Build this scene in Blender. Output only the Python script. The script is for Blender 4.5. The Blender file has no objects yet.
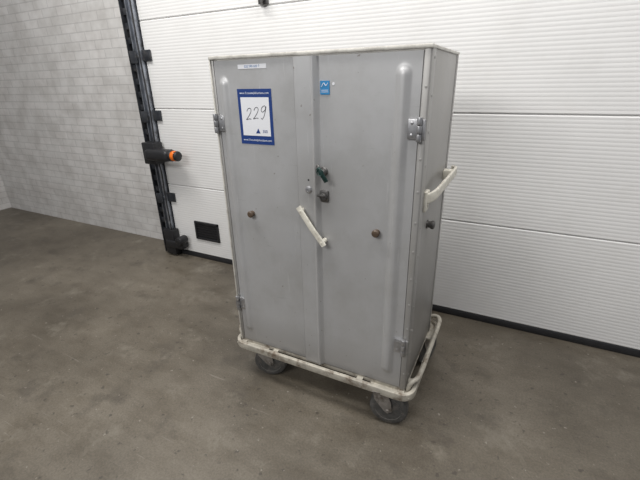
import bpy, bmesh, math
from mathutils import Vector, Matrix

scene = bpy.context.scene
try:
    scene.view_settings.view_transform = 'Standard'
    scene.view_settings.look = 'None'
except Exception:
    pass
COL = scene.collection
WLOC = {}

# ------------------------------------------------------------------ materials
def new_mat(name):
    m = bpy.data.materials.new(name); m.use_nodes = True
    nt = m.node_tree
    return m, nt, nt.nodes["Principled BSDF"]

def ramp(nt, src, p0, c0, p1, c1):
    r = nt.nodes.new("ShaderNodeValToRGB")
    r.color_ramp.elements[0].position = p0; r.color_ramp.elements[0].color = c0
    r.color_ramp.elements[1].position = p1; r.color_ramp.elements[1].color = c1
    nt.links.new(src, r.inputs[0]); return r

def mixc(nt, fac, a, b, mode='MIX'):
    n = nt.nodes.new("ShaderNodeMix"); n.data_type = 'RGBA'; n.blend_type = mode
    if isinstance(fac, float): n.inputs[0].default_value = fac
    else: nt.links.new(fac, n.inputs[0])
    for sock, v in ((n.inputs[6], a), (n.inputs[7], b)):
        if isinstance(v, tuple): sock.default_value = v
        else: nt.links.new(v, sock)
    return n.outputs[2]

def noise(nt, vec, scale, detail=6, rough=0.6):
    n = nt.nodes.new("ShaderNodeTexNoise")
    n.inputs["Scale"].default_value = scale; n.inputs["Detail"].default_value = detail
    n.inputs["Roughness"].default_value = rough
    if vec is not None: nt.links.new(vec, n.inputs["Vector"])
    return n.outputs["Fac"]

def posn(nt, sc=(1,1,1), rot=(0,0,0)):
    g = nt.nodes.new("ShaderNodeNewGeometry")
    m = nt.nodes.new("ShaderNodeMapping"); m.inputs["Scale"].default_value = sc
    m.inputs["Rotation"].default_value = rot
    nt.links.new(g.outputs["Position"], m.inputs["Vector"])
    return m.outputs["Vector"]

def C(r, g, b): return (r, g, b, 1.0)
def G(v): return (v, v, v, 1.0)

def simple(name, col, rough=0.5, metal=0.0, var=0.25, scale=30.0, bump=0.0, dirt=None, dirt_amt=0.6):
    m, nt, b = new_mat(name)
    v = posn(nt)
    n = noise(nt, v, scale)
    dark = C(*[c*(1-var) for c in col]); lite = C(*[min(1, c*(1+var*0.5)) for c in col])
    out = ramp(nt, n, 0.3, dark, 0.7, lite).outputs[0]
    if dirt:
        n2 = noise(nt, v, scale*0.7+3, 8, 0.7)
        f = ramp(nt, n2, 0.50, G(0), 0.66, G(dirt_amt)).outputs[0]
        out = mixc(nt, f, out, C(*dirt))
    nt.links.new(out, b.inputs["Base Color"])
    b.inputs["Roughness"].default_value = rough; b.inputs["Metallic"].default_value = metal
    if bump:
        bp = nt.nodes.new("ShaderNodeBump"); bp.inputs["Strength"].default_value = bump
        bp.inputs["Distance"].default_value = 0.002
        nt.links.new(n, bp.inputs["Height"]); nt.links.new(bp.outputs[0], b.inputs["Normal"])
    return m

def metal_panel(name, col, rough=0.40, metal=0.28):
    m, nt, b = new_mat(name)
    v1 = posn(nt); v2 = posn(nt, (5,5,1.2)); v3 = posn(nt, (60,60,4), (0, 0.25, 0)); v4 = posn(nt, (5,5,70), (0, 0.5, 0))
    big = noise(nt, v1, 2.0, 4, 0.5)
    streak = noise(nt, v2, 1.6, 4, 0.5)
    fine = noise(nt, v3, 1.2, 4, 0.6); fine2 = noise(nt, v4, 1.0, 4, 0.6)
    smud = noise(nt, v1, 7.0, 7, 0.7)
    base = ramp(nt, big, 0.3, C(*[c*0.95 for c in col]), 0.7, C(*[c*1.04 for c in col])).outputs[0]
    base = mixc(nt, 1.0, base, ramp(nt, streak, 0.35, C(0.96,0.955,0.95), 0.6, G(1)).outputs[0], 'MULTIPLY')
    base = mixc(nt, 1.0, base, ramp(nt, smud, 0.32, C(0.92,0.915,0.90), 0.55, G(1)).outputs[0], 'MULTIPLY')
    base = mixc(nt, ramp(nt, fine, 0.66, G(0), 0.70, G(0.4)).outputs[0], base, G(0.58))
    base = mixc(nt, ramp(nt, fine2, 0.69, G(0), 0.73, G(0.35)).outputs[0], base, G(0.20))
    sp = noise(nt, v1, 48, 3, 0.5)
    base = mixc(nt, ramp(nt, sp, 0.715, G(0), 0.75, G(0.6)).outputs[0], base, C(0.14,0.11,0.08))
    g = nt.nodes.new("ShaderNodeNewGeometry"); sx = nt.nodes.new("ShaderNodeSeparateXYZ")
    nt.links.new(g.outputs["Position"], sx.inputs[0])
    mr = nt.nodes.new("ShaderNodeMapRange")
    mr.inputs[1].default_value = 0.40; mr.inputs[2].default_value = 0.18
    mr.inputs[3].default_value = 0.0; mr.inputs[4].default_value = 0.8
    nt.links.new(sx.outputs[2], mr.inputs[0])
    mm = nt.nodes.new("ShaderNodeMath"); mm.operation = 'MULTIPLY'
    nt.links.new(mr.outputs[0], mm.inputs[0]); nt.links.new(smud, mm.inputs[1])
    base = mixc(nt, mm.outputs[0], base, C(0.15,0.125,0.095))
    # hand grime round the locks
    vd = nt.nodes.new("ShaderNodeVectorMath"); vd.operation = 'DISTANCE'
    nt.links.new(g.outputs["Position"], vd.inputs[0]); vd.inputs[1].default_value = (-0.69, 1.36, 1.08)
    mg = nt.nodes.new("ShaderNodeMapRange")
    mg.inputs[1].default_value = 0.20; mg.inputs[2].default_value = 0.0; mg.inputs[3].default_value = 0.0; mg.inputs[4].default_value = 0.75
    nt.links.new(vd.outputs["Value"], mg.inputs[0])
    m3 = nt.nodes.new("ShaderNodeMath"); m3.operation = 'MULTIPLY'
    nt.links.new(mg.outputs[0], m3.inputs[0]); nt.links.new(smud, m3.inputs[1])
    base = mixc(nt, m3.outputs[0], base, C(0.18,0.165,0.14))
    nt.links.new(base, b.inputs["Base Color"])
    nt.links.new(ramp(nt, smud, 0.3, G(rough-0.04), 0.7, G(rough+0.08)).outputs[0], b.inputs["Roughness"])
    b.inputs["Metallic"].default_value = metal
    bp = nt.nodes.new("ShaderNodeBump"); bp.inputs["Strength"].default_value = 0.4
    bp.inputs["Distance"].default_value = 0.007
    nt.links.new(noise(nt, v1, 3.8, 3, 0.4), bp.inputs["Height"]); nt.links.new(bp.outputs[0], b.inputs["Normal"])
    return m

def concrete():
    m, nt, b = new_mat("worn_concrete")
    v = posn(nt)
    vs = posn(nt, (1.0, 2.2, 1))
    big = noise(nt, v, 0.9, 7, 0.6); mid = noise(nt, vs, 4.0, 9, 0.7); fine = noise(nt, v, 110, 6, 0.75)
    base = ramp(nt, big, 0.36, C(0.122,0.104,0.079), 0.64, C(0.225,0.197,0.155)).outputs[0]
    base = mixc(nt, 1.0, base, ramp(nt, mid, 0.35, C(0.74,0.72,0.69), 0.65, G(1.0)).outputs[0], 'MULTIPLY')
    base = mixc(nt, 1.0, base, ramp(nt, fine, 0.35, G(0.64), 0.65, G(1.0)).outputs[0], 'MULTIPLY')
    st = noise(nt, v, 5.0, 6, 0.65)
    base = mixc(nt, ramp(nt, st, 0.55, G(0), 0.70, G(0.55)).outputs[0], base, C(0.055,0.046,0.036))
    st2 = noise(nt, v, 26, 3, 0.5)
    base = mixc(nt, ramp(nt, st2, 0.65, G(0), 0.70, G(0.65)).outputs[0], base, C(0.05,0.042,0.034))
    pl = noise(nt, posn(nt, (1.6,1.6,1), (0,0,1.0)), 2.3, 9, 0.72)
    base = mixc(nt, ramp(nt, pl, 0.56, G(0), 0.72, G(0.45)).outputs[0], base, C(0.30,0.275,0.225))
    ps = noise(nt, posn(nt, (1,1,1), (0,0,0.4)), 40, 3, 0.5)
    base = mixc(nt, ramp(nt, ps, 0.69, G(0), 0.73, G(0.6)).outputs[0], base, C(0.32,0.29,0.245))
    sc = noise(nt, posn(nt, (3, 60, 1), (0,0,0.6)), 1.0, 4, 0.6)
    base = mixc(nt, ramp(nt, sc, 0.67, G(0), 0.72, G(0.3)).outputs[0], base, C(0.30,0.275,0.235))
    nt.links.new(base, b.inputs["Base Color"])
    nt.links.new(ramp(nt, mid, 0.3, G(0.34), 0.7, G(0.58)).outputs[0], b.inputs["Roughness"])
    bp = nt.nodes.new("ShaderNodeBump"); bp.inputs["Strength"].default_value = 0.25; bp.inputs["Distance"].default_value = 0.002
    nt.links.new(fine, bp.inputs["Height"]); nt.links.new(bp.outputs[0], b.inputs["Normal"])
    return m

def brick_mat():
    m, nt, b = new_mat("painted_brick")
    g = nt.nodes.new("ShaderNodeNewGeometry"); sx = nt.nodes.new("ShaderNodeSeparateXYZ"); cx = nt.nodes.new("ShaderNodeCombineXYZ")
    nt.links.new(g.outputs["Position"], sx.inputs[0])
    ad = nt.nodes.new("ShaderNodeMath"); ad.operation = 'ADD'
    nt.links.new(sx.outputs[0], ad.inputs[0]); nt.links.new(sx.outputs[1], ad.inputs[1])
    nt.links.new(ad.outputs[0], cx.inputs[0]); nt.links.new(sx.outputs[2], cx.inputs[1])
    br = nt.nodes.new("ShaderNodeTexBrick"); nt.links.new(cx.outputs[0], br.inputs["Vector"])
    br.inputs["Scale"].default_value = 1.0
    br.inputs["Brick Width"].default_value = 0.22; br.inputs["Row Height"].default_value = 0.075
    br.inputs["Mortar Size"].default_value = 0.005
    br.inputs["Color1"].default_value = C(0.60,0.59,0.575); br.inputs["Color2"].default_value = C(0.65,0.635,0.62)
    br.inputs["Mortar"].default_value = C(0.52,0.51,0.50)
    n = noise(nt, posn(nt), 5, 6)
    d = ramp(nt, n, 0.35, C(0.80,0.79,0.78), 0.6, G(1)).outputs[0]
    nt.links.new(mixc(nt, 1.0, br.outputs["Color"], d, 'MULTIPLY'), b.inputs["Base Color"])
    b.inputs["Roughness"].default_value = 0.8
    bp = nt.nodes.new("ShaderNodeBump"); bp.inputs["Strength"].default_value = 0.3; bp.inputs["Distance"].default_value = 0.004
    inv = nt.nodes.new("ShaderNodeMath"); inv.operation = 'SUBTRACT'; inv.inputs[0].default_value = 1.0
    nt.links.new(br.outputs["Fac"], inv.inputs[1]); nt.links.new(inv.outputs[0], bp.inputs["Height"])
    nt.links.new(bp.outputs[0], b.inputs["Normal"])
    return m

M_FLOOR = concrete()
M_BRICK = brick_mat()
M_DOORP = simple("white_door_coating", (0.735,0.73,0.72), 0.5, 0, 0.05, 1.6, 0.0, (0.55,0.53,0.49), 0.12)
M_RUBBER = simple("black_rubber", (0.018,0.018,0.02), 0.6, 0, 0.3, 40)
M_BLACK = simple("black_plastic", (0.014,0.014,0.016), 0.45, 0, 0.2, 40)
M_TRACK = simple("dark_painted_steel", (0.055,0.06,0.07), 0.4, 0.5, 0.5, 12, 0, (0.16,0.15,0.14), 0.5)
M_GALV = simple("galvanised_steel", (0.38,0.41,0.46), 0.35, 0.7, 0.35, 14, 0, (0.10,0.09,0.08), 0.7)
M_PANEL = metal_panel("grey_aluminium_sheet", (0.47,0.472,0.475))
M_SIDE = metal_panel("grey_shaded_side_sheet", (0.37,0.363,0.35), 0.42, 0.28)  # darker copy of the front sheet, side shade put into the colour
M_RIM = simple("pale_worn_rim", (0.66,0.64,0.585), 0.4, 0.1, 0.15, 25, 0, (0.30,0.28,0.25), 0.5)
M_FRAME = simple("chipped_cream_paint", (0.47,0.44,0.375), 0.55, 0.05, 0.3, 16, 0.3, (0.13,0.09,0.06), 0.9)
M_STEEL = simple("zinc_steel", (0.46,0.46,0.47), 0.35, 0.8, 0.3, 40)
M_DSTEEL = simple("dull_dark_steel", (0.16,0.155,0.15), 0.4, 0.8, 0.3, 40)
M_BROWN = simple("brown_knob_plastic", (0.10,0.068,0.045), 0.45, 0, 0.3, 60)
M_CREAM = simple("cream_plastic", (0.74,0.71,0.62), 0.45, 0, 0.15, 40, 0, (0.36,0.32,0.25), 0.5)
M_TYRE = simple("grey_rubber_tyre", (0.078,0.076,0.072), 0.7, 0, 0.4, 30, 0, (0.18,0.16,0.14), 0.55)
M_HUB = simple("dusty_hub", (0.22,0.21,0.19), 0.6, 0.1, 0.3, 40)
M_FORK = simple("dirty_caster_steel", (0.30,0.28,0.26), 0.45, 0.5, 0.35, 30, 0, (0.09,0.07,0.05), 0.8)
M_BLUE = simple("blue_print", (0.012,0.045,0.20), 0.4, 0, 0.05, 10)
M_LBLUE = simple("faded_blue_ink", (0.10,0.22,0.45), 0.4, 0, 0.05, 10)
M_SKY = simple("light_blue_print", (0.03,0.24,0.52), 0.4, 0, 0.05, 10)
M_PAPER = simple("white_paper", (0.80,0.81,0.84), 0.5, 0, 0.03, 8)
M_INK = simple("black_ink", (0.03,0.03,0.04), 0.5, 0, 0.1, 40)
M_WHITEINK = simple("white_ink", (0.75,0.78,0.85), 0.5, 0, 0.02, 40)
M_ORANGE = simple("orange_lens", (0.80,0.17,0.015), 0.25, 0, 0.15, 40)
M_GREEN = simple("dark_green_key", (0.014,0.045,0.040), 0.35, 0.2, 0.3, 60)
M_SHADOW = simple("painted_hole_shade", (0.03,0.03,0.03), 0.7, 0, 0.2, 30)  # dark colour painted in for the shade inside a hole

# ------------------------------------------------------------------ builders
def add_box(bm, x0, x1, y0, y1, z0, z1, bev=0.0, seg=2, mi=0):
    vs = [bm.verts.new(p) for p in ((x0,y0,z0),(x1,y0,z0),(x1,y1,z0),(x0,y1,z0),(x0,y0,z1),(x1,y0,z1),(x1,y1,z1),(x0,y1,z1))]
    fs = []
    for q in ((3,2,1,0),(4,5,6,7),(0,1,5,4),(1,2,6,5),(2,3,7,6),(3,0,4,7)):
        f = bm.faces.new([vs[i] for i in q]); f.material_index = mi; fs.append(f)
    if bev > 0:
        es = list({e for f in fs for e in f.edges})
        bmesh.ops.bevel(bm, geom=es, offset=bev, segments=seg, affect='EDGES', profile=0.5)

def add_lathe(bm, origin, axis, prof, n=28, mi=0):
    o = Vector(origin); a = Vector(axis).normalized()
    t = Vector((0,0,1)) if abs(a.z) < 0.9 else Vector((1,0,0))
    u = a.cross(t).normalized(); w = a.cross(u).normalized()
    rings = []
    for d, r in prof:
        if r < 1e-6: rings.append([bm.verts.new(o + a*d)])
        else: rings.append([bm.verts.new(o + a*d + (u*math.cos(2*math.pi*i/n) + w*math.sin(2*math.pi*i/n))*r) for i in range(n)])
    for r0, r1 in zip(rings, rings[1:]):
        for i in range(n):
            j = (i+1) % n
            a0, a1 = (r0[0], r0[0]) if len(r0) == 1 else (r0[i], r0[j])
            b0, b1 = (r1[0], r1[0]) if len(r1) == 1 else (r1[i], r1[j])
            q = []
            for v in (a0, a1, b1, b0):
                if v not in q: q.append(v)
            if len(q) >= 3:
                f = bm.faces.new(q); f.material_index = mi; f.smooth = True
    for r in (rings[0], rings[-1]):
        if len(r) > 1:
            f = bm.faces.new(r); f.material_index = mi

def add_cyl(bm, origin, axis, length, r, bev=0.0, n=28, mi=0):
    b = min(bev, r*0.5, length*0.4)
    if b > 0: prof = [(0, r-b), (b*0.3, r-b*0.3), (b, r), (length-b, r), (length-b*0.3, r-b*0.3), (length, r-b)]
    else: prof = [(0, r), (length, r)]
    add_lathe(bm, origin, axis, prof, n, mi)

def catmull(pts, sub=8, closed=False):
    P = [Vector(p) for p in pts]; n = len(P); out = []
    rng = n if closed else n-1
    for i in range(rng):
        p0 = P[(i-1) % n] if closed or i > 0 else P[0]
        p1 = P[i]; p2 = P[(i+1) % n]
        p3 = P[(i+2) % n] if closed or i+2 < n else P[-1]
        for k in range(sub):
            t = k/sub
            out.append(0.5*((2*p1)+(-p0+p2)*t+(2*p0-5*p1+4*p2-p3)*t*t+(-p0+3*p1-3*p2+p3)*t**3))
    if not closed: out.append(P[-1])
    return out

def add_sweep(bm, pts, prof, closed=False, mi=0, upv=Vector((0,0,1)), smooth=True):
    P = [Vector(p) for p in pts]; n = len(P); rings = []
    prev = None
    for i in range(n):
        if closed: t = P[(i+1) % n] - P[i-1]
        else: t = P[min(i+1, n-1)] - P[max(i-1, 0)]
        t.normalize()
        s = t.cross(upv)
        if s.length < 1e-3: s = prev if prev is not None else Vector((1,0,0))
        s.normalize(); prev = s
        u = s.cross(t).normalized()
        rings.append([bm.verts.new(P[i] + s*a + u*b) for a, b in prof])
    m = len(prof)
    for i in range(n if closed else n-1):
        r0, r1 = rings[i], rings[(i+1) % n]
        for k in range(m):
            f = bm.faces.new((r0[k], r0[(k+1) % m], r1[(k+1) % m], r1[k])); f.smooth = smooth; f.material_index = mi
    if not closed:
        bm.faces.new(rings[0]).material_index = mi; bm.faces.new(list(reversed(rings[-1]))).material_index = mi

def circ(r, n=12): return [(r*math.cos(2*math.pi*i/n), r*math.sin(2*math.pi*i/n)) for i in range(n)]
def rrect(a, b, r, k=3):
    out = []
    for cx, cy, s in ((a-r, b-r, 0), (-(a-r), b-r, 90), (-(a-r), -(b-r), 180), (a-r, -(b-r), 270)):
        for i in range(k+1):
            t = math.radians(s + 90*i/k); out.append((cx+r*math.cos(t), cy+r*math.sin(t)))
    return out

def finish(name, bm, mats, parent=None, origin=None, label=None, smooth_angle=35, category=None, kind=None):
    bmesh.ops.recalc_face_normals(bm, faces=bm.faces[:])
    co = [v.co for v in bm.verts]
    mn = Vector([min(c[i] for c in co) for i in range(3)]); mx = Vector([max(c[i] for c in co) for i in range(3)])
    c = Vector(origin) if origin is not None else (mn+mx)/2
    bmesh.ops.translate(bm, vec=-c, verts=bm.verts[:])
    me = bpy.data.meshes.new(name); bm.to_mesh(me); bm.free()
    for mt in (mats if isinstance(mats, (list, tuple)) else [mats]): me.materials.append(mt)
    for p in me.polygons: p.use_smooth = True
    try: me.set_sharp_from_angle(angle=math.radians(smooth_angle))
    except Exception: pass
    ob = bpy.data.objects.new(name, me); COL.objects.link(ob)
    place(ob, c, parent)
    if label: ob["label"] = label
    if category: ob["category"] = category
    if kind: ob["kind"] = kind
    return ob

def place(ob, c, parent):
    c = Vector(c); WLOC[ob.name] = c
    if parent is not None:
        ob.parent = parent; ob.location = c - WLOC[parent.name]
    else: ob.location = c

def text_part(name, body, size, center, mat, parent, rot=0.0, shear=0.0, label=None, sx=1.0):
    cu = bpy.data.curves.new(name+"_font", 'FONT'); cu.body = body; cu.size = size
    cu.align_x = 'CENTER'; cu.align_y = 'CENTER'; cu.extrude = 0.00015; cu.shear = shear
    tmp = bpy.data.objects.new("tmp", cu); COL.objects.link(tmp)
    bpy.context.view_layer.update()
    dg = bpy.context.evaluated_depsgraph_get()
    me = bpy.data.meshes.new_from_object(tmp.evaluated_get(dg))
    bpy.data.objects.remove(tmp)
    me.transform(Matrix.Scale(sx, 4, (1,0,0)))
    me.transform(Matrix.Rotation(rot, 4, 'Z')); me.transform(Matrix.Rotation(math.radians(90), 4, 'X'))
    me.name = name; me.materials.clear(); me.materials.append(mat)
    ob = bpy.data.objects.new(name, me); COL.objects.link(ob); place(ob, center, parent)
    if label: ob["label"] = label
    return ob

# ------------------------------------------------------------------ setting
DY = 2.39     # plane of the sectional door
bm = bmesh.new(); add_box(bm, -6.0, 2.4, -2.5, 2.75, -0.10, 0.0)
fl = finish("floor", bm, M_FLOOR, origin=(0,0,0), kind="structure"); fl["label"] = "stained grey-brown concrete workshop floor"

bm = bmesh.new(); add_box(bm, -6.0, -2.86, 2.56, 2.75, 0.0, 3.2)
w = finish("wall_back", bm, M_BRICK, kind="structure"); w["label"] = "dull white painted brick wall beside the sectional door"
bm = bmesh.new(); add_box(bm, -6.15, -6.0, -2.5, 2.75, 0.0, 3.2)
w = finish("wall_left", bm, M_BRICK, kind="structure"); w["label"] = "white painted brick side wall"

X0, X1 = -2.74, 2.4
seams = [0.045, 0.675, 1.312, 1.95, 2.59, 3.2]
bm = bmesh.new()
prof = []
for a, b in zip(seams, seams[1:]):
    prof += [(a+0.000, 0.012), (a+0.003, 0.003), (a+0.008, 0.0)]
    n = 30; st = (b-a)/n
    for k in range(1, n):
        z = a + k*st
        prof += [(z-0.005, 0.0), (z-0.001, 0.0008), (z+0.001, 0.0008), (z+0.005, 0.0)]
    prof += [(b-0.008, 0.0), (b-0.003, 0.003), (b-0.0005, 0.012)]
l0 = [bm.verts.new((X0, DY+d, z)) for z, d in prof]; l1 = [bm.verts.new((X1, DY+d, z)) for z, d in prof]
for i in range(len(prof)-1): bm.faces.new((l0[i], l1[i], l1[i+1], l0[i+1]))
bk0 = [bm.verts.new((x, DY+0.045, z)) for x, z in ((X0, prof[0][0]), (X1, prof[0][0]), (X1, prof[-1][0]), (X0, prof[-1][0]))]
bm.faces.new(bk0)
bm.faces.new([l0[i] for i in range(len(l0))] + [bk0[3], bk0[0]])
bm.faces.new([l1[i] for i in range(len(l1))] + [bk0[2], bk0[1]])
bm.faces.new((l0[0], bk0[0], bk0[1], l1[0])); bm.faces.new((l0[-1], l1[-1], bk0[2], bk0[3]))
door = finish("door_1", bm, M_DOORP, kind="structure", smooth_angle=20)
door["label"] = "white ribbed sectional overhead door"
bm = bmesh.new(); add_box(bm, X0, X1, DY-0.004, DY+0.044, 0.0, 0.047, 0.006)
t = finish("trim_1", bm, M_RUBBER, kind="structure"); t["label"] = "black rubber seal under the overhead door"

bm = bmesh.new()
gx0, gx1, gz0, gz1 = -2.485, -2.215, 0.195, 0.365
add_box(bm, gx0, gx1, DY-0.014, DY+0.004, gz0, gz0+0.020, 0.004); add_box(bm, gx0, gx1, DY-0.014, DY+0.004, gz1-0.020, gz1, 0.004)
add_box(bm, gx0, gx0+0.020, DY-0.014, DY+0.004, gz0, gz1, 0.004); add_box(bm, gx1-0.020, gx1, DY-0.014, DY+0.004, gz0, gz1, 0.004)
add_box(bm, gx0+0.01, gx1-0.01, DY-0.002, DY+0.003, gz0+0.01, gz1-0.01)
for k in range(5):
    z = gz0+0.034+k*0.024; add_box(bm, gx0+0.018, gx1-0.018, DY-0.009, DY+0.001, z, z+0.006)
finish("recessed_grip", bm, M_BLACK, parent=door, label="black plastic framed recessed grip")
bm = bmesh.new()
add_box(bm, -1.62, -1.555, DY-0.014, DY+0.002, 1.955, 2.06, 0.004)
add_cyl(bm, (-1.587, DY-0.05, 1.985), (0,1,0), 0.05, 0.017, 0.004); add_box(bm, -1.60, -1.574, DY-0.055, DY-0.035, 1.95, 2.03, 0.004)
finish("door_latch", bm, M_DSTEEL, parent=door, label="dark steel latch")

# guide rail beside the door
rail = bpy.data.objects.new("guide_rail", None); COL.objects.link(rail); place(rail, (-2.80, 2.42, 0), None)
rail["label"] = "dark steel vertical guide rail with brackets beside the overhead door"; rail["category"] = "door rail"
bm = bmesh.new()
add_box(bm, -2.90, -2.735, 2.435, 2.445, 0.0, 3.1, 0.002)
add_box(bm, -2.90, -2.892, 2.36, 2.44, 0.0, 3.1, 0.002)
add_box(bm, -2.872, -2.860, 2.385, 2.44, 0.0, 3.1, 0.002)
for k in range(30):
    add_box(bm, -2.893, -2.832, 2.378, 2.384, 0.10+k*0.10, 0.145+k*0.10, 0.001)
add_box(bm, -2.838, -2.830, 2.376, 2.386, 0.0, 3.1, 0.001)
finish("angle_post", bm, M_TRACK, parent=rail)
bm = bmesh.new()
add_box(bm, -2.825, -2.755, 2.395, 2.400, 0.02, 3.1, 0.001); add_box(bm, -2.825, -2.819, 2.355, 2.398, 0.02, 3.1, 0.001); add_box(bm, -2.761, -2.755, 2.355, 2.398, 0.02, 3.1, 0.001)
add_box(bm, -2.780, -2.755, 2.350, 2.356, 0.02, 3.1, 0.001)
finish("roller_channel", bm, M_GALV, parent=rail, label="galvanised roller channel")
for i, z in enumerate((0.55, 1.25, 1.70, 2.45)):
    bm = bmesh.new()
    add_box(bm, -2.80, -2.67, 2.372, 2.386, z-0.03, z+0.05, 0.003)
    add_cyl(bm, (-2.79, 2.345, z), (0,1,0), 0.035, 0.02, 0.004)
    add_box(bm, -2.85, -2.78, 2.33, 2.345, z-0.045, z+0.045, 0.003)
    finish("roller_bracket", bm, M_TRACK, parent=rail)
bm = bmesh.new()
add_box(bm, -2.80, -2.60, 2.30, 2.386, 0.09, 0.16, 0.012, 3)
add_cyl(bm, (-2.60, 2.26, 0.185), (0,1,0), 0.10, 0.038, 0.012)
add_box(bm, -2.82, -2.70, 2.31, 2.386, 0.02, 0.26, 0.006)
finish("bottom_bracket", bm, M_BLACK, parent=rail, label="black bottom roller bracket")
for pts in ([(-2.735, 2.33, 0.14), (-2.722, 2.325, 0.35), (-2.738, 2.335, 0.60), (-2.720, 2.325, 0.80), (-2.728, 2.31, 0.91)],
            [(-2.745, 2.33, 1.02), (-2.730, 2.33, 1.35), (-2.742, 2.335, 1.8), (-2.735, 2.335, 2.4), (-2.742, 2.34, 3.05)]):
    bm = bmesh.new(); add_sweep(bm, catmull(pts, 8), circ(0.006, 8))
    finish("cable", bm, M_BLACK, parent=rail, label="black cable along the rail")
bm = bmesh.new()
add_box(bm, -2.77, -2.51, 2.215, 2.335, 0.912, 1.005, 0.030, 4)
add_cyl(bm, (-2.535, 2.275, 0.958), (1,0,0), 0.045, 0.046, 0.012)
add_cyl(bm, (-2.462, 2.275, 0.958), (1,0,0), 0.032, 0.041, 0.014)
add_box(bm, -2.84, -2.70, 2.27, 2.37, 0.87, 1.05, 0.008)
sens = finish("sensor_housing", bm, M_BLACK, parent=rail, label="black sensor housing with orange lens")
bm = bmesh.new()
add_cyl(bm, (-2.495, 2.275, 0.958), (1,0,0), 0.036, 0.042, 0.006)
finish("sensor_lens", bm, M_ORANGE, parent=sens, label="orange lens ring")

# ------------------------------------------------------------------ trolley
W, D, ZB, ZT = 0.898, 0.516, 0.205, 1.596
OX, OY = -1.185, 1.36
root = bpy.data.objects.new("storage_trolley", None); COL.objects.link(root)
place(root, (OX+W/2, OY+D/2, 0), None)
root["label"] = "tall grey metal two-door cabinet on casters with cream bumper frame"
root["category"] = "trolley"

bm = bmesh.new()
add_box(bm, OX, OX+W, OY+0.020, OY+D, ZB, ZT-0.004, 0.004)
add_box(bm, OX, OX+0.012, OY-0.004, OY+0.022, ZB, ZT-0.006, 0.002)
add_box(bm, OX+W-0.024, OX+W, OY-0.006, OY+0.022, ZB, ZT-0.006, 0.004, 3)
add_box(bm, OX, OX+W, OY+0.0, OY+0.022, ZB, ZB+0.016, 0.002)
add_box(bm, OX+W-0.002, OX+W+0.003, OY+D-0.028, OY+D+0.003, ZB, ZT-0.004, 0.001)
add_box(bm, OX+W-0.002, OX+W+0.002, OY+0.0, OY+0.055, ZB, ZT-0.006, 0.001)
add_box(bm, OX-0.003, OX+0.002, OY+D-0.028, OY+D+0.003, ZB, ZT-0.004, 0.001)
for k in range(12):
    z = ZB+0.06+k*0.118
    add_lathe(bm, (OX+W+0.001, OY+0.035, z), (1,0,0), [(0,0.006),(0.002,0.0055),(0.004,0.0)], 10)
    add_lathe(bm, (OX+W+0.002, OY+D-0.014, z), (1,0,0), [(0,0.005),(0.002,0.0045),(0.0035,0.0)], 10)
    add_lathe(bm, (OX+W-0.010, OY-0.005, z+0.03), (0,-1,0), [(0,0.005),(0.002,0.0045),(0.0035,0.0)], 10)
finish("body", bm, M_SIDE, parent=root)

bm = bmesh.new()
add_box(bm, OX-0.005, OX+W+0.005, OY-0.012, OY+0.010, ZT-0.009, ZT+0.004, 0.003)
add_box(bm, OX+W-0.004, OX+W+0.004, OY-0.002, OY+D+0.005, ZT-0.008, ZT+0.003, 0.002)
add_box(bm, OX-0.005, OX+0.004, OY-0.002, OY+D+0.005, ZT-0.008, ZT+0.003, 0.002)
add_box(bm, OX-0.005, OX+W+0.005, OY+D-0.004, OY+D+0.005, ZT-0.008, ZT+0.003, 0.002)
add_box(bm, OX-0.005, OX+0.001, OY-0.010, OY+0.012, ZB, ZT-0.008, 0.0015)
finish("edge_rim", bm, M_RIM, parent=root, label="pale worn metal edge rim")

def door_leaf(name, xa, xb, za, zb, hfun, nx, nz, label=None):
    bm = bmesh.new()
    g = []
    for j in range(nz+1):
        row = []
        for i in range(nx+1):
            x = xa+(xb-xa)*i/nx; z = za+(zb-za)*j/nz
            row.append(bm.verts.new((OX+x, OY-0.002-hfun(x, z), z)))
        g.append(row)
    for j in range(nz):
        for i in range(nx): bm.faces.new((g[j][i], g[j][i+1], g[j+1][i+1], g[j+1][i]))
    back = [bm.verts.new(p) for p in ((OX+xa,OY+0.018,za),(OX+xb,OY+0.018,za),(OX+xb,OY+0.018,zb),(OX+xa,OY+0.018,zb))]
    bm.faces.new(back)
    bm.faces.new(g[0][:] + [back[1], back[0]]); bm.faces.new(g[-1][:] + [back[2], back[3]])
    bm.faces.new([r[0] for r in g] + [back[3], back[0]]); bm.faces.new([r[-1] for r in g] + [back[2], back[1]])
    return finish(name, bm, M_PANEL, parent=root, smooth_angle=60, label=label)

def sm(t): t = max(0.0, min(1.0, t)); return t*t*(3-2*t)
def rib(x, z, cx, z0, z1, w, h):
    zz = min(max(z, z0), z1); d = math.hypot(x-cx, z-zz)
    return h*(1-sm((d-w*0.1)/(w*0.9)))
DZ0, DZ1 = ZB+0.008, ZT-0.014
hl = lambda x, z: rib(x, z, 0.056, 0.30, 1.495, 0.028, 0.011)
def hr(x, z):
    if x < 0.515:
        return 0.017*sm((x-0.396)/0.005)*(1-sm((x-0.483)/0.018)) + (0.006*(1-abs(x-0.480)/0.008) if abs(x-0.480) < 0.008 else 0)
    return rib(x, z, 0.812, 0.30, 1.515, 0.030, 0.014)
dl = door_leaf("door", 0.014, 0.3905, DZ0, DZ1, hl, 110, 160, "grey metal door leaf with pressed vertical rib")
dr = door_leaf("door", 0.396, 0.872, DZ0, DZ1, hr, 190, 160, "grey metal door leaf with raised overlapping centre strip")

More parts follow.
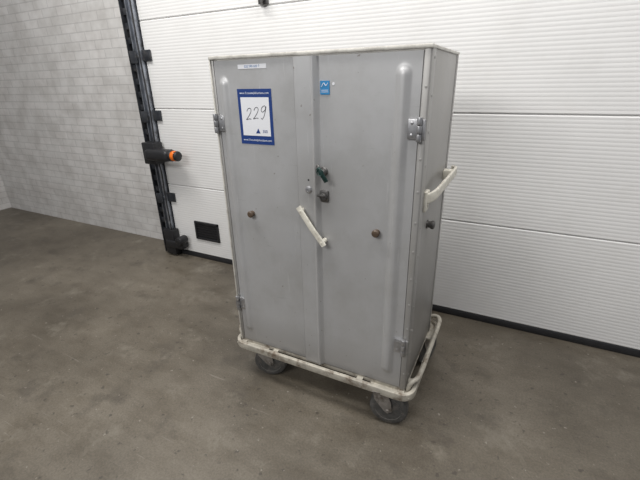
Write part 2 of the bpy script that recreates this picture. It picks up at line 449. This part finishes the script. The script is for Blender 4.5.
def hinge(x, z, side, parent):
    bm = bmesh.new()
    y = OY; s = side
    xs = sorted((OX+x, OX+x+s*0.038)); add_box(bm, xs[0], xs[1], y-0.012, y-0.002, z-0.034, z+0.034, 0.002)
    xs = sorted((OX+x-s*0.006, OX+x-s*0.022)); add_box(bm, xs[0], xs[1], y-0.012, y-0.002, z-0.034, z+0.034, 0.002)
    for k in range(3): add_cyl(bm, (OX+x-s*0.003, y-0.018, z-0.040+k*0.0275), (0,0,1), 0.025, 0.009, 0.001, 16)
    for dz in (-0.020, 0.020): add_lathe(bm, (OX+x+s*0.024, y-0.011, z+dz), (0,-1,0), [(0,0.006),(0.002,0.0055),(0.004,0)], 10)
    finish("hinge", bm, M_STEEL, parent=parent, label="worn steel hinge")
hinge(0.006, 1.338, 1, dl); hinge(0.010, 0.438, 1, dl)
hinge(0.876, 1.340, -1, dr); hinge(0.876, 0.440, -1, dr)

def knob(x, z, parent):
    bm = bmesh.new()
    add_lathe(bm, (OX+x, OY-0.001, z), (0,-1,0), [(0,0.013),(0.004,0.013),(0.005,0.011),(0.010,0.012),(0.016,0.0155),(0.022,0.0155),(0.026,0.012),(0.028,0)], 24)
    finish("knob", bm, M_BROWN, parent=parent, label="small round brown knob")
knob(0.143, 0.943, dl); knob(0.740, 0.943, dr)
bm = bmesh.new()
add_lathe(bm, (OX+W, OY+0.165, 0.944), (1,0,0), [(0,0.018),(0.005,0.018),(0.006,0.013),(0.014,0.014),(0.020,0.018),(0.028,0.018),(0.032,0.013),(0.034,0)], 24)
finish("side_knob", bm, M_DSTEEL, parent=root, label="dark round knob on the side panel")

# flat diagonal pull handle
bm = bmesh.new()
A = Vector((OX+0.408, OY-0.036, 1.012)); B = Vector((OX+0.520, OY-0.036, 0.862))
dd = (B-A).normalized()
nrm = Vector((0,-1,0))
add_sweep(bm, [A-dd*0.004, A, A.lerp(B,0.12), A.lerp(B,0.5)+nrm*0.004, A.lerp(B,0.88), B, B+dd*0.004], rrect(0.0125, 0.0045, 0.004), upv=Vector((0,-1,0)))
for P, y0 in ((A.lerp(B,0.08), OY-0.016), (A.lerp(B,0.93), OY-0.001)):
    add_lathe(bm, (P.x, y0, P.z), (0,-1,0), [(0,0.010),((y0-P.y),0.010)], 16)
    add_lathe(bm, (P.x, P.y-0.004, P.z), (0,-1,0), [(0,0.005),(0.002,0.0045),(0.003,0)], 10)
finish("pull_handle", bm, M_CREAM, parent=dr, label="flat diagonal off-white pull handle")

# latch with hanging key and locks
bm = bmesh.new()
lx, lz = OX+0.512, 1.166
add_lathe(bm, (lx, OY-0.002, lz), (0,-1,0), [(0,0.018),(0.004,0.018),(0.006,0.014),(0.022,0.013),(0.026,0.010),(0.027,0)], 24)
add_sweep(bm, catmull([(lx-0.018, OY-0.024, lz+0.028), (lx-0.006, OY-0.032, lz+0.010), (lx+0.002, OY-0.034, lz-0.004)], 6), rrect(0.007, 0.004, 0.003), upv=Vector((0,-1,0)))
finish("latch", bm, M_DSTEEL, parent=dr, label="dark turn latch")
bm = bmesh.new()
add_sweep(bm, catmull([(lx-0.008, OY-0.040, lz+0.020), (lx+0.004, OY-0.044, lz+0.006), (lx+0.016, OY-0.042, lz-0.012), (lx+0.026, OY-0.036, lz-0.032)], 6), rrect(0.009, 0.004, 0.0035), upv=Vector((0,-1,0)))
ringp = [(lx+0.004+0.013*math.cos(t*math.pi/8), OY-0.047, lz+0.006+0.013*math.sin(t*math.pi/8)) for t in range(16)]
add_sweep(bm, ringp, circ(0.0022, 8), closed=True, upv=Vector((0,-1,0)))
finish("key", bm, M_GREEN, parent=dr, label="dark green key on a ring")
bm = bmesh.new()
lx, lz = OX+0.515, 1.066
add_box(bm, lx-0.018, lx+0.018, OY-0.012, OY-0.001, lz-0.024, lz+0.024, 0.004)
add_lathe(bm, (lx, OY-0.010, lz), (0,-1,0), [(0,0.015),(0.012,0.015),(0.014,0.012),(0.011,0.010),(0.011,0)], 24)
add_box(bm, lx-0.024, lx+0.010, OY-0.028, OY-0.020, lz+0.000, lz+0.010, 0.002)
add_box(bm, lx-0.002, lx+0.002, OY-0.0245, OY-0.018, lz-0.006, lz+0.006)
finish("lock", bm, M_DSTEEL, parent=dr, label="dark square lock plate with round cylinder")
bm = bmesh.new()
add_lathe(bm, (OX+0.450, OY-0.018, 1.090), (0,-1,0), [(0,0.015),(0.003,0.015),(0.005,0.012),(0.009,0.011),(0.010,0.006),(0.008,0.005),(0.008,0)], 24)
finish("lock_cylinder", bm, M_STEEL, parent=dr, label="round steel lock cylinder")
bm = bmesh.new()
add_cyl(bm, (OX+0.450, OY-0.0185, 1.130), (0,-1,0), 0.001, 0.004, 0)
finish("screw_hole_shade", bm, M_SHADOW, parent=dr)  # thin dark disc on the surface stands in for a hole's shade

# side handle
bm = bmesh.new()
hx = OX+W
p = [(hx+0.008, OY+0.060, 1.078), (hx+0.030, OY+0.078, 1.090), (hx+0.040, OY+0.110, 1.098), (hx+0.046, OY+0.25, 1.104), (hx+0.050, OY+0.42, 1.108), (hx+0.046, OY+0.475, 1.108), (hx+0.030, OY+0.495, 1.106)]
add_sweep(bm, catmull(p, 6), rrect(0.0065, 0.0195, 0.0055))
add_box(bm, hx-0.001, hx+0.014, OY+0.048, OY+0.100, 1.030, 1.110, 0.006, 3); add_box(bm, hx-0.001, hx+0.044, OY+0.430, OY+0.470, 1.070, 1.115, 0.006, 3)
add_lathe(bm, (hx+0.013, OY+0.074, 1.048), (1,0,0), [(0,0.005),(0.002,0.0045),(0.003,0)], 10)
finish("side_handle", bm, M_CREAM, parent=root, label="long flat cream push handle")

# bumper chassis
def rounded(x0, x1, y0, y1, r, z, k=8):
    out = []
    for cx, cy, s in ((x1-r, y1-r, 0), (x0+r, y1-r, 90), (x0+r, y0+r, 180), (x1-r, y0+r, 270)):
        for i in range(k+1):
            t = math.radians(s+90*i/k); out.append((cx+r*math.cos(t), cy+r*math.sin(t), z))
    return out
bm = bmesh.new()
add_sweep(bm, rounded(OX-0.028, OX+W+0.036, OY-0.036, OY+D+0.08, 0.055, 0.191), rrect(0.0095, 0.0185, 0.004), closed=True)
add_box(bm, OX+0.0, OX+W, OY+0.0, OY+0.03, 0.186, ZB+0.001, 0.002); add_box(bm, OX, OX+W, OY+D-0.03, OY+D, 0.186, ZB+0.001, 0.002)
for xx in (0.0, 0.2, 0.67, W-0.03): add_box(bm, OX+xx, OX+xx+0.03, OY-0.030, OY+D+0.075, 0.187, 0.199, 0.002)
add_box(bm, OX-0.022, OX+W+0.030, OY+0.06, OY+0.09, 0.187, 0.200, 0.002); add_box(bm, OX-0.022, OX+W+0.030, OY+D-0.09, OY+D-0.06, 0.187, 0.200, 0.002)
for xa, xb in ((OX+W-0.16, OX+W+0.028), (OX-0.022, OX+0.17)):
    add_box(bm, xa, xb, OY-0.030, OY+0.085, 0.186, 0.191, 0.002); add_box(bm, xa, xb, OY+D-0.09, OY+D+0.07, 0.186, 0.191, 0.002)
finish("bumper_frame", bm, M_FRAME, parent=root, label="chipped cream painted steel bumper frame")
for sgn, xe in ((1, OX+W), (-1, OX)):
    bm = bmesh.new()
    zt = 0.244
    q = [(xe+sgn*0.010, OY+0.016, 0.194), (xe+sgn*0.014, OY+0.014, 0.220), (xe+sgn*0.026, OY+0.020, zt), (xe+sgn*0.042, OY+0.050, zt+0.002), (xe+sgn*0.048, OY+0.12, zt),
         (xe+sgn*0.048, OY+0.30, zt), (xe+sgn*0.048, OY+D-0.02, zt), (xe+sgn*0.042, OY+D+0.05, zt), (xe+sgn*0.015, OY+D+0.076, zt), (xe-sgn*0.03, OY+D+0.077, 0.225), (xe-sgn*0.05, OY+D+0.077, 0.194)]
    add_sweep(bm, catmull(q, 6), circ(0.0110, 14))
    for yy in (0.18, D-0.02):
        add_cyl(bm, (xe+sgn*0.040, OY+yy, 0.191), (0,0,1), 0.05, 0.007, 0, 12)
    finish("corner_rail", bm, M_FRAME, parent=root, label="raised cream tube rail over the bumper frame")

# casters
R = 0.089
def caster(cx, cy, ang):
    piv = Vector((cx, cy, 0))
    def rot(bm):
        bmesh.ops.rotate(bm, cent=piv, matrix=Matrix.Rotation(ang, 3, 'Z'), verts=bm.verts[:])
    bm = bmesh.new()
    tr = -0.040
    add_cyl(bm, (cx, cy, 0.1805), (0,0,1), 0.010, 0.036, 0.003)
    for s in (-1, 1):
        y0 = cy+s*0.034; ys = sorted((y0, y0+s*0.004))
        v = []
        for yy in ys:
            v.append([bm.verts.new((cx+dx, yy, z)) for dx, z in ((-0.036,0.183),(0.032,0.183),(0.022,0.140),(tr+0.018,R-0.004),(tr,R-0.016),(tr-0.018,R),(tr-0.014,0.134))])
        bm.faces.new(v[0]); bm.faces.new(v[1])
        for i in range(7): bm.faces.new((v[0][i], v[0][(i+1)%7], v[1][(i+1)%7], v[1][i]))
    add_box(bm, cx-0.038, cx+0.034, cy-0.038, cy+0.038, 0.1800, 0.184, 0.001)
    add_cyl(bm, (cx+tr, cy-0.044, R), (0,1,0), 0.088, 0.009, 0.001, 12)
    rot(bm)
    c = finish("caster", bm, M_FORK, parent=root, origin=(cx, cy, 0.16), label="swivel caster with steel fork")
    bm = bmesh.new()
    h = 0.028
    add_lathe(bm, (cx+tr, cy-h, R), (0,1,0), [(0,R-0.028),(0.0,R-0.012),(0.004,R-0.004),(0.012,R),(2*h-0.012,R),(2*h-0.004,R-0.004),(2*h,R-0.012),(2*h,R-0.028)], 48, 0)
    add_lathe(bm, (cx+tr, cy-h-0.001, R), (0,1,0), [(0,0.018),(0,0.020),(0.004,0.024),(0.005,R-0.032),(0.0,R-0.028),(2*h+0.002,R-0.028),(2*h-0.003,R-0.032),(2*h-0.002,0.024),(2*h+0.002,0.020),(2*h+0.002,0.012)], 48, 1)
    rot(bm)
    finish("wheel", bm, [M_TYRE, M_HUB], parent=c, label="dirty grey rubber wheel")
caster(OX+0.115, OY+0.020, math.radians(200))
caster(OX+W-0.106, OY-0.008, math.radians(187))
caster(OX+W-0.026, OY+D-0.060, math.radians(250))
caster(OX+0.125, OY+D-0.030, math.radians(10))

# ------------------------------------------------------------------ labels on the door
bm = bmesh.new(); cx, cz = OX+0.204, 1.366
add_box(bm, cx-0.083, cx+0.083, OY-0.0032, OY-0.0024, cz-0.109, cz+0.109)
lab = finish("lot_label", bm, M_BLUE, parent=root, label="blue bordered paper lot label reading 229")
bm = bmesh.new(); add_box(bm, cx-0.069, cx+0.069, OY-0.0038, OY-0.0031, cz-0.074, cz+0.077)
finish("paper_panel", bm, M_PAPER, parent=lab, label="white paper panel")
text_part("printed_text", "www.TroostwijkAuctions.com", 0.0115, (cx, OY-0.0036, cz+0.093), M_WHITEINK, lab)
text_part("printed_text", "www.TroostwijkAuctions.com", 0.0115, (cx, OY-0.0036, cz-0.092), M_WHITEINK, lab)
bm = bmesh.new()
two = [(0.0,0.75),(0.12,0.95),(0.38,0.98),(0.52,0.78),(0.42,0.50),(0.18,0.20),(0.0,0.03),(0.10,0.02),(0.35,0.06),(0.62,0.02)]
nine = [(0.55,0.82),(0.38,1.0),(0.10,0.88),(0.02,0.62),(0.22,0.48),(0.48,0.62),(0.58,0.92),(0.54,0.55),(0.42,0.10),(0.22,-0.14),(0.08,-0.02)]
def stroke(pts, ox, oz, s):
    tilt = math.radians(6)
    P = []
    for a, b in pts:
        x, z = a*s*0.92 + b*s*0.28 + ox, b*s + oz
        P.append((cx + x*math.cos(tilt) - z*math.sin(tilt), OY-0.0041, cz + x*math.sin(tilt) + z*math.cos(tilt)))
    add_sweep(bm, catmull(P, 6), circ(0.00125, 6), upv=Vector((0,-1,0)))
S = 0.044
stroke(two, -0.048, -0.006, S); stroke(two, -0.012, -0.006, S); stroke(nine, 0.024, -0.004, S)
for v in bm.verts: v.co.y = OY-0.0041 + (v.co.y-(OY-0.0041))*0.2
finish("handwriting", bm, M_INK, parent=lab, label="handwritten number 229")
bm = bmesh.new()
tv = [bm.verts.new(p) for p in ((cx-0.004,OY-0.0042,cz-0.064),(cx+0.018,OY-0.0042,cz-0.064),(cx+0.009,OY-0.0042,cz-0.044))]
tw = [bm.verts.new((v.co.x, OY-0.0037, v.co.z)) for v in tv]
bm.faces.new(tv); bm.faces.new(tw)
for i in range(3): bm.faces.new((tv[i], tv[(i+1)%3], tw[(i+1)%3], tw[i]))
finish("logo_mark", bm, M_BLUE, parent=lab, label="dark blue triangular logo")
text_part("printed_text", "300", 0.017, (cx+0.042, OY-0.0040, cz-0.056), M_BLUE, lab)

bm = bmesh.new(); tx, tz = OX+0.204, 1.557
add_box(bm, tx-0.068, tx+0.068, OY-0.0032, OY-0.0022, tz-0.008, tz+0.008)
tape = finish("name_tape", bm, M_PAPER, parent=root, label="narrow white tape strip with blue print")
text_part("printed_text", "020 590 600 7", 0.0125, (tx, OY-0.0034, tz), M_LBLUE, tape)

bm = bmesh.new(); sx_, sz_ = OX+0.522, 1.474
add_box(bm, sx_-0.0185, sx_+0.0185, OY-0.0050, OY-0.0020, sz_-0.022, sz_+0.025)
stk = finish("blue_sticker", bm, M_SKY, parent=root, label="small light blue square sticker with white mark")
bm = bmesh.new()
add_sweep(bm, catmull([(sx_-0.013,OY-0.0051,sz_+0.004),(sx_-0.004,OY-0.0051,sz_+0.017),(sx_+0.005,OY-0.0051,sz_+0.008),(sx_+0.013,OY-0.0051,sz_+0.018)],5), circ(0.0014,6), upv=Vector((0,-1,0)))
for k in range(2): add_box(bm, sx_-0.014, sx_+0.014, OY-0.0054, OY-0.0048, sz_-0.008-k*0.006, sz_-0.0062-k*0.006)
finish("sticker_print", bm, M_WHITEINK, parent=stk, label="white emblem and lines")
bm = bmesh.new(); add_cyl(bm, (OX+0.556, OY-0.0018, 1.488), (0,-1,0), 0.0015, 0.005, 0); finish("round_dot_sticker", bm, M_PAPER, parent=root, label="tiny white dot sticker")

# ------------------------------------------------------------------ light
wd = bpy.data.worlds.new("world"); scene.world = wd; wd.use_nodes = True
wd.node_tree.nodes["Background"].inputs[0].default_value = (0.91, 0.94, 1.0, 1)
wd.node_tree.nodes["Background"].inputs[1].default_value = 0.25
def area(name, loc, target, sx, sy, power, col):
    l = bpy.data.lights.new(name, 'AREA'); l.shape = 'RECTANGLE'; l.size = sx; l.size_y = sy; l.energy = power; l.color = col
    o = bpy.data.objects.new(name, l); COL.objects.link(o); o.location = loc
    d = Vector(target)-Vector(loc); o.rotation_euler = d.to_track_quat('-Z', 'Y').to_euler()
    return o
area("ceiling_and_fill_lamp", (-2.2, 0.9, 3.8), (-1.9, 1.8, 0.6), 2.4, 0.6, 82, (1.0, 0.98, 0.95))
area("ceiling_and_fill_lamp", (0.9, 1.0, 4.0), (0.6, 2.3, 1.4), 2.4, 0.6, 66, (1.0, 0.98, 0.96))
area("ceiling_and_fill_lamp", (-1.6, -1.8, 3.0), (-0.9, 1.4, 1.6), 2.4, 0.6, 66, (1.0, 0.985, 0.97))  # added fill from the camera side, brightens the cabinet front

# ------------------------------------------------------------------ camera
a = math.radians(27.2); th = math.radians(22.5); ro = math.radians(1.3)
h = Vector((-math.sin(a), math.cos(a), 0)); r = Vector((math.cos(a), math.sin(a), 0)); Z = Vector((0,0,1))
fw = h*math.cos(th) - Z*math.sin(th); up = h*math.sin(th) + Z*math.cos(th)
cr = r*math.cos(ro) - up*math.sin(ro); cu_ = r*math.sin(ro) + up*math.cos(ro)
cam = bpy.data.cameras.new("camera"); cam.sensor_width = 36; cam.lens = 385/640*36; cam.clip_start = 0.05
co = bpy.data.objects.new("camera", cam); COL.objects.link(co)
mw = Matrix((cr, cu_, -fw)).transposed().to_4x4(); mw.translation = Vector((0, 0, 1.5))
co.matrix_world = mw
scene.camera = co
